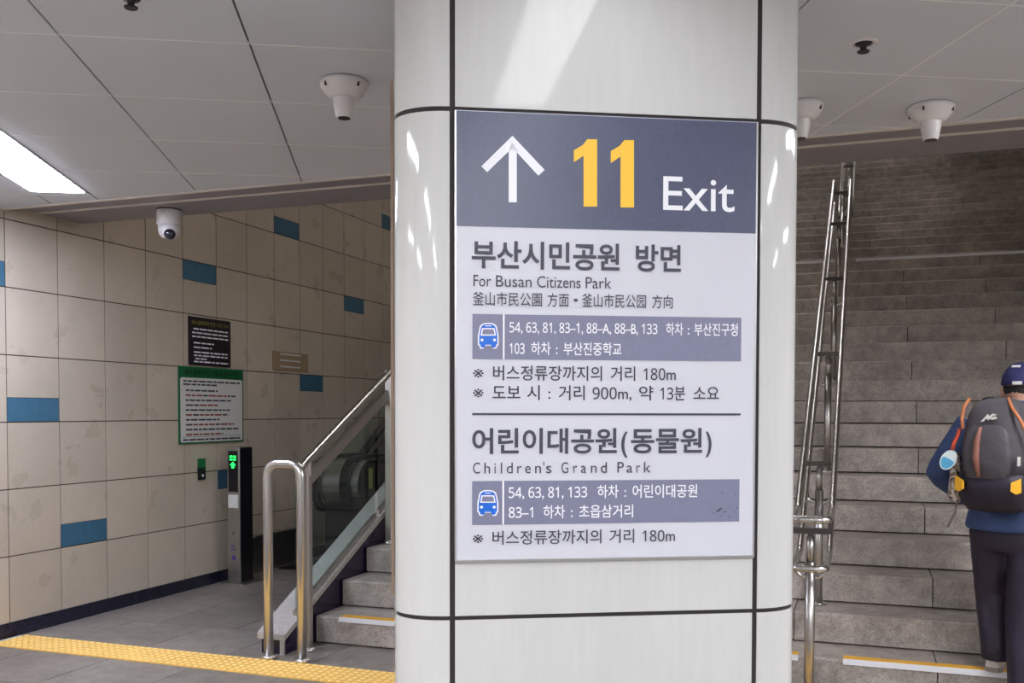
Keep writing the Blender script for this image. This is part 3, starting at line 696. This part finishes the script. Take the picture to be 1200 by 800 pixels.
# ------------------------------------------------------------------ signal post of the escalator
kx0, kx1, ky0, ky1, kh = -5.172, -5.05, 7.1, 7.29, 1.185
t = empty('signal_post', ((kx0 + kx1) / 2, (ky0 + ky1) / 2, 0)); tag(t, 'slim stainless post with green lit arrow display standing by the tiled wall', 'signal post')
b = MB(); b.cbox((kx0, ky0 + .004, .012), (kx1, ky1, kh), .008); b.build('body', m_plasd, t)
b = MB(); b.cbox((kx0 - .003, ky0 - .012, .012), (kx1 + .003, ky0 + .012, kh + .004), .006); fr = b.build('front_plate', m_brushed, t)
b = MB(); b.box((kx0 - .05, ky0 - .05, 0), (kx1 + .07, ky1 + .06, .012)); b.build('base_plate', m_brushed, t)
fy = ky0 - .0125
b = MB(); b.box((kx0 + .014, fy - .003, .80), (kx1 - .014, fy + .004, 1.155)); d = b.build('display', m_plasd, t)
b = MB(); cx = (kx0 + kx1) / 2
for dx in (-.018, .018):
    for dz in (1.105, 1.08): b.box((cx + dx - .014, fy - .005, dz - .008), (cx + dx + .014, fy - .002, dz + .01))
b.prism([(cx - .032, 1.03), (cx, 1.062), (cx + .032, 1.03), (cx + .014, 1.03), (cx + .014, 1.005), (cx - .014, 1.005), (cx - .014, 1.03)], 'y', fy - .005, fy - .002)
b.build('lit_symbol', m_led, d)
b = MB(); b.box((kx0 + .01, fy - .002, .66), (kx1 - .012, fy + .004, .775)); b.build('white_label', m_notice, t)
b = MB(); b.prism([(cx - .012, .44), (cx + .006, .452), (cx + .006, .428)], 'y', fy - .003, fy + .002); b.build('arrow_pictogram', m_plasd, t)
b = MB(); b.tube(arc((cx, fy, .32), (.02, 0, 0), (0, 0, .025), PI * .6, PI * 1.9, 12), .005, seg=8); b.build('ring_pictogram', m_purple, t)
b = MB(); b.box((cx - .018, fy - .003, .205), (cx + .018, fy + .002, .235)); b.box((cx - .012, fy - .003, .235), (cx + .012, fy + .002, .25)); b.build('square_pictogram', m_purple, t)

# ------------------------------------------------------------------ the walker with the backpack
PX, PY = .735, 5.46
th = math.radians(-26)                 # facing turned to the right of the stairs
fw = Vector((-math.sin(th), math.cos(th), 0)); lf = Vector((-math.cos(th), -math.sin(th), 0)); up = Vector((0, 0, 1))
O = Vector((PX, PY, 0))
def pt(l, f, z): return O + lf * l + fw * f + up * z
def sec(l, f, z, a, c): return (pt(l, f, z), lf * a, fw * c)
def limb(b, pts, rs, seg=16):
    P = [Vector(p) for p in pts]; Q = []; R = []
    for i in range(len(P) - 1):
        for k in range(6):
            s = k / 6; Q.append(P[i].lerp(P[i + 1], s)); R.append(rs[i] * (1 - s) + rs[i + 1] * s)
    Q.append(P[-1]); R.append(rs[-1]); b.tube(Q, R, seg=seg)
def ball(b, c, rx, ry, rz_, seg=18):
    c = Vector(c); b.loft([[c + lf * (rx * math.sin(a) * math.cos(2 * PI * k / seg)) + fw * (ry * math.sin(a) * math.sin(2 * PI * k / seg)) + up * (rz_ * math.cos(a)) for k in range(seg)] for a in [.05 + (PI - .1) * i / 12 for i in range(13)]], smooth=True)
hip_l, kn_l, an_l = pt(.10, -.0, .90), Vector((.665, 5.60, .56)), Vector((.672, 5.50, .265))
hip_r, kn_r, an_r = pt(-.10, -.0, .90), Vector((.80, 5.38, .49)), Vector((.785, 5.20, .09))
sh_l, el_l, wr_l = pt(.2, .0, 1.45), pt(.345, -.06, 1.185), pt(.21, .13, 1.02)
sh_r, el_r, wr_r = pt(-.185, .0, 1.44), pt(-.30, -.02, 1.185), pt(-.20, .17, 1.05)
hd = pt(0.0, .06, 1.635)
b = MB()
b.ellipse_loft([sec(0, 0, .86, .15, .10), sec(0, 0, .95, .16, .11), sec(0, .0, 1.1, .14, .10), sec(0, .0, 1.3, .16, .105), sec(0, .0, 1.42, .16, .09), sec(0, .01, 1.49, .08, .06)])
limb(b, [pt(0, .01, 1.45), pt(0, .04, 1.56)], [.058, .052])
ball(b, hd, .074, .092, .108); ball(b, hd + fw * .03 - up * .055, .058, .06, .055)                    # skull, jaw
ball(b, hd + fw * .095 - up * .022, .012, .017, .018); ball(b, hd + fw * .085 - up * .058, .024, .012, .010)  # nose, mouth
for s in (1, -1):
    ball(b, hd + lf * (s * .03) + fw * .08 + up * .005, .013, .012, .009)                               # eyes
    ball(b, hd + lf * (s * .079) - fw * .012 - up * .03, .014, .02, .032)                               # ears
for h, k, a in ((hip_l, kn_l, an_l), (hip_r, kn_r, an_r)):
    limb(b, [h, k, a], [.078, .052, .036]); limb(b, [a, a - up * .04 + fw * .05, a - up * .06 + fw * .15], [.034, .03, .022])
def hand_mesh(b, wr, d, side):
    d = d.normalized(); s = d.cross(up).normalized() * side; n = s.cross(d).normalized()
    if n.z > 0: n = -n
    limb(b, [wr, wr + d * .045, wr + d * .085], [.024, .03, .029], 12)
    for i, L_ in enumerate((.062, .072, .068, .052)):
        o_ = (i - 1.5) * .0195; p0 = wr + d * .08 + s * o_
        limb(b, [p0, p0 + d * (L_ * .5) + n * .008, p0 + d * (L_ * .8) + n * .03, p0 + d * (L_ * .85) + n * .05], [.0095, .009, .0085, .0075], 10)
    p0 = wr + d * .03 - s * .024; limb(b, [p0, p0 + d * .035 - s * .022, p0 + d * .062 - s * .02 + n * .018], [.0115, .0105, .009], 10)
for s_, e_, w_, sd in ((sh_l, el_l, wr_l, 1), (sh_r, el_r, wr_r, -1)):
    limb(b, [s_, e_, w_], [.05, .038, .026]); hand_mesh(b, w_, (w_ - e_) + fw * .1, sd)
person = b.build('person', m_skin, loc=pt(0, 0, 0))
remeshed(person, .006, 3)
tag(person, 'person in navy cap, blue jacket and black trousers climbing the stairs with a backpack', 'person')
bpy.context.view_layer.update()
# jacket
b = MB()
b.ellipse_loft([sec(0, -.01, .905, .225, .165), sec(0, -.01, .925, .23, .17), sec(0, .0, 1.06, .205, .155), sec(0, -.0, 1.22, .19, .14), sec(0, -.0, 1.36, .21, .13), sec(0, .0, 1.45, .2, .115), sec(0, .01, 1.505, .12, .09), sec(0, .015, 1.53, .075, .07), sec(0, .02, 1.56, .066, .066)])
for s_, e_, w_ in ((sh_l, el_l, wr_l), (sh_r, el_r, wr_r)):
    limb(b, [s_ - up * .01, s_.lerp(e_, .5), e_, e_.lerp(w_, .5), w_], [.09, .082, .076, .07, .052])
jk = b.build('jacket', m_jacket, loc=pt(0, 0, .93)); remeshed(jk, .011, 5); par(jk, person)
b = MB()
b.ellipse_loft([sec(0, .0, .80, .18, .13), sec(0, 0, .88, .205, .15), sec(0, 0, .96, .19, .14)])
limb(b, [hip_l + up * .0, kn_l, an_l + up * .02, an_l - up * .03], [.115, .092, .076, .076]); limb(b, [hip_r, kn_r, an_r + up * .03, an_r - up * .02], [.12, .112, .1, .1])
tr = b.build('trousers', m_trous, loc=pt(0, 0, .84)); remeshed(tr, .011, 5); par(tr, person)
# shoes
def shoe(an, zg, fd):
    fd = fd.normalized(); sd = Vector((fd.y, -fd.x, 0)); base = Vector((an.x, an.y, zg))
    def S(f, z, a): return base + fd * f + up * z + sd * a
    t = None; b = MB(); rings = []
    for f, wd, h in ((-.085, .024, .05), (-.075, .036, .085), (-.03, .04, .1), (.03, .042, .085), (.09, .047, .06), (.14, .042, .045), (.17, .022, .032)):
        rings.append([S(f, .018, -wd), S(f, .03, -wd * 1.04), S(f, h * .75, -wd * .8), S(f, h, -wd * .35), S(f, h, wd * .35), S(f, h * .75, wd * .8), S(f, .03, wd * 1.04), S(f, .018, wd)])
    b.loft(rings, smooth=True); o = b.build('shoe', m_shoe, person)
    b = MB(); rings = []
    for f, wd in ((-.09, .024), (-.075, .039), (0, .044), (.09, .05), (.145, .043), (.176, .02)):
        rings.append([S(f, .0, -wd), S(f, .022, -wd), S(f, .022, wd), S(f, .0, wd)])
    b.loft(rings); b.build('sole', m_sole, o)
shoe(Vector((.668, 5.525, 0)), RI + .004, Vector((.25, 1, 0))); shoe(Vector((.785, 5.17, 0)), .001, Vector((.35, 1, 0)))
# cap and hair
b = MB(); ch = hd + up * .012
def dome(rx, ry, rzz, a1, off=0, tilt=0): return [[ch + lf * (rx * math.sin(a) * math.cos(2 * PI * k / 24)) + fw * (ry * math.sin(a) * math.sin(2 * PI * k / 24) ) + up * (rzz * math.cos(a) + off - tilt * math.sin(2 * PI * k / 24) * math.sin(a)) for k in range(24)] for a in [.04 + a1 * i / 10 for i in range(11)]]
b.loft(dome(.088, .108, .108, 1.62), smooth=True); cp = b.build('cap', m_cap_n, person)
b = MB(); br = []
for i in range(9):
    a = PI * i / 8; br.append((math.cos(a), math.sin(a)))
top = [ch + lf * (.078 * x) + fw * (.075 + .10 * y) + up * (.004 - .02 * y) for x, y in br]; bot = [p - up * .006 for p in top]
b.loft([bot, top]); b.build('brim', m_cap_n, cp)
b = MB(); b.box((-.022, -.003, -.008), (.022, .003, .008), 0, Matrix.Translation(ch - fw * .111 + up * .0 - lf * .02) @ Matrix.Rotation(th, 4, 'Z')); b.build('cap_buckle', m_notice, cp)
b = MB(); b.box((-.02, -.003, -.006), (.02, .003, .006), 0, Matrix.Translation(ch - fw * .070 + up * .084) @ Matrix.Rotation(th, 4, 'Z') @ Matrix.Rotation(-.8, 4, 'X')); b.build('cap_mark', m_notice, cp)
b = MB(); hr_ = []
for z, q in ((.0, 1.0), (-.015, .99), (-.03, .96), (-.042, .9)):
    hr_.append([hd + lf * (.080 * q * math.cos(a)) - fw * (.098 * q * math.sin(a) - .006) + up * z for a in [PI * (-.02 + 1.04 * k / 14) for k in range(15)]] + [hd + lf * (.06 * q * math.cos(a)) - fw * (.07 * q * math.sin(a)) + up * z for a in [PI * (1.02 - 1.04 * k / 14) for k in range(15)]])
b.loft(hr_, smooth=True); b.build('hair', m_hair, person)

# backpack
bk = empty('backpack', pt(0, -.25, 1.0)); tag(bk, 'charcoal and black backpack with orange piping and yellow tabs worn by the climber', 'backpack')
def bs(l, f, z, a, c, p=3.0, n=24):     # superellipse section
    out = []
    for k in range(n):
        t = 2 * PI * k / n; x, y = math.cos(t), math.sin(t)
        out.append(pt(l + a * math.copysign(abs(x) ** (2 / p), x), f + c * math.copysign(abs(y) ** (2 / p), y), z))
    return out
b = MB(); b.loft([bs(0, -.235, 1.185, .125, .07), bs(0, -.255, 1.20, .15, .10), bs(0, -.26, 1.32, .150, .105), bs(0, -.255, 1.42, .14, .10), bs(0, -.25, 1.49, .125, .095), bs(-.005, -.245, 1.53, .11, .085), bs(-.01, -.24, 1.555, .09, .06), bs(-.01, -.235, 1.568, .05, .03)], smooth=True)
b.build('main_compartment', m_pack, bk)
b = MB(); b.loft([bs(0, -.235, 1.015, .09, .05), bs(0, -.24, 1.025, .13, .085), bs(0, -.25, 1.07, .155, .105), bs(0, -.26, 1.13, .166, .112), bs(0, -.26, 1.205, .163, .108)], smooth=True); b.build('lower_compartment', m_packb, bk)
b = MB()
b.loft([bs(.01, -.335, 1.16, .06, .02), bs(.01, -.345, 1.19, .1, .03), bs(.01, -.35, 1.3, .11, .032), bs(.01, -.345, 1.4, .1, .03), bs(.01, -.335, 1.44, .07, .02)], smooth=True); b.build('front_pocket', m_pack, bk)
b = MB(); b.tube([pt(.03, -.384, 1.43), pt(.045, -.387, 1.36), pt(.05, -.388, 1.28), pt(.035, -.386, 1.19)], [.008, .014, .016, .008], seg=8); b.build('copper_piping', m_copper, bk)
for s in (1, -1):
    b = MB(); b.tube([pt(.118, -.29, 1.565), pt(.13, -.325, 1.53), pt(.136, -.335, 1.47), pt(.125, -.35, 1.42)] if s > 0 else [pt(-.06, -.285, 1.566), pt(-.09, -.33, 1.525), pt(-.14, -.355, 1.46), pt(-.155, -.345, 1.42), pt(-.165, -.33, 1.35)], .0085, seg=8); b.build('orange_piping', m_orange, bk)
    b = MB(); b.tube([pt(s * .1, -.14, 1.56), pt(s * .11, -.02, 1.56), pt(s * .12, .1, 1.5), pt(s * .125, .145, 1.38), pt(s * .14, .12, 1.22), pt(s * .15, -.05, 1.1), pt(s * .14, -.16, 1.05)], [.014, .022, .022, .022, .018, .014, .012], seg=8); b.build('shoulder_strap', m_packb, bk)
    b = MB(); c_ = pt(s * .128, -.372, 1.155)
    M = Matrix.Translation(c_) @ Matrix.Rotation(th - s * .35, 4, 'Z')
    b.prism([(-.022 * s, .035), (.02 * s, .015), (.022 * s, -.025), (-.002 * s, -.04), (-.024 * s, -.03)], 'y', -.006, .006, 0, M); b.build('yellow_tab', m_tab, bk)
b = MB(); b.loft([bs(-.185, -.26, 1.09, .02, .03, 2.2), bs(-.195, -.265, 1.12, .034, .045, 2.2), bs(-.195, -.265, 1.22, .036, .047, 2.2), bs(-.19, -.26, 1.30, .03, .04, 2.2), bs(-.185, -.255, 1.33, .016, .02, 2.2)], smooth=True); b.build('side_pocket', m_camo, bk)
b = MB(); b.loft([bs(.18, -.285, 1.06, .02, .03, 2.2), bs(.185, -.285, 1.09, .028, .04, 2.2), bs(.182, -.29, 1.17, .024, .036, 2.2), bs(.178, -.29, 1.26, .022, .03, 2.2), bs(.172, -.285, 1.30, .012, .018, 2.2)], smooth=True); b.build('side_pocket', m_camo, bk)
# pale brand-like mark on the top of the pack: two slanted strokes and small fins
b = MB(); M = Matrix.Translation(pt(.0, -.352, 1.475)) @ Matrix.Rotation(th, 4, 'Z') @ Matrix.Rotation(-.12, 4, 'X')
for poly in ([(-.036, -.02), (-.026, -.02), (-.002, .006), (-.006, .016)], [(-.014, -.004), (-.004, -.014), (.018, .008), (.016, .018)], [(.004, -.004), (.012, -.012), (.036, -.006), (.03, .004)], [(.016, .008), (.018, .018), (.034, .014), (.026, .008)]):
    b.prism(poly, 'y', -.012, -.002, 0, M)
b.build('emblem', m_notice, bk)
b = MB(); b.tube([pt(.165, -.30, 1.07), pt(.172, -.31, 1.0), pt(.2, -.33, .93)], .006, seg=8); b.build('dangling_strap', m_greystrap, bk)
b = MB(); b.box((-.006, -.004, -.022), (.006, .004, .022), 0, Matrix.Translation(pt(-.135, -.357, 1.27)) @ Matrix.Rotation(th, 4, 'Z')); b.build('zip_pull', m_notice, bk)
# badge hanging from the pack
bd = empty('badge', pt(.2, -.335, 1.24)); tag(bd, 'oval white and blue badge hanging from the left side of the backpack', 'badge')
M = Matrix.Translation(pt(.193, -.345, 1.265)) @ Matrix.Rotation(th + .15, 4, 'Z') @ Matrix.Rotation(.5, 4, 'Y')
b = MB(); b.prism([(.036 * math.cos(k * PI / 14), .052 * math.sin(k * PI / 14)) for k in range(28)], 'y', -.005, .005, 0, M); b.build('disc', m_badge, bd)
b = MB(); b.prism([(.03 * math.cos(k * PI / 14), .046 * math.sin(k * PI / 14) * (1 if k > 14 else .15)) for k in range(28)], 'y', -.0065, -.004, 0, M); b.build('blue_print', m_badgeb, bd)
b = MB(); b.tube([pt(.178, -.34, 1.315), pt(.17, -.34, 1.35), pt(.155, -.335, 1.385), pt(.148, -.33, 1.42)], .009, seg=8); b.build('red_cord', m_red2, bd)


# ------------------------------------------------------------------ unseen lights added above the soffit to brighten the stairs
for x, y in ((-1.6, 7.6), (-1.2, 11.2), (-.6, 15.2), (-.4, 19.0)):
    z = 4.6 + (y - 5.4) * 5.8 / 18.6 - .14
    t = empty('stairwell_fill_light', (x, y, z)); tag(t, 'long unseen light added above the granite flights to brighten them', 'ceiling light', 'added stairwell lights')
    b = MB(); b.box((x - 1.0, y - .1, z), (x + 1.0, y + .1, z + .06)); b.build('housing', m_ceil, t)
    b = MB(); b.box((x - .97, y - .08, z - .012), (x + .97, y + .08, z)); b.build('diffuser', m_sfill, t)
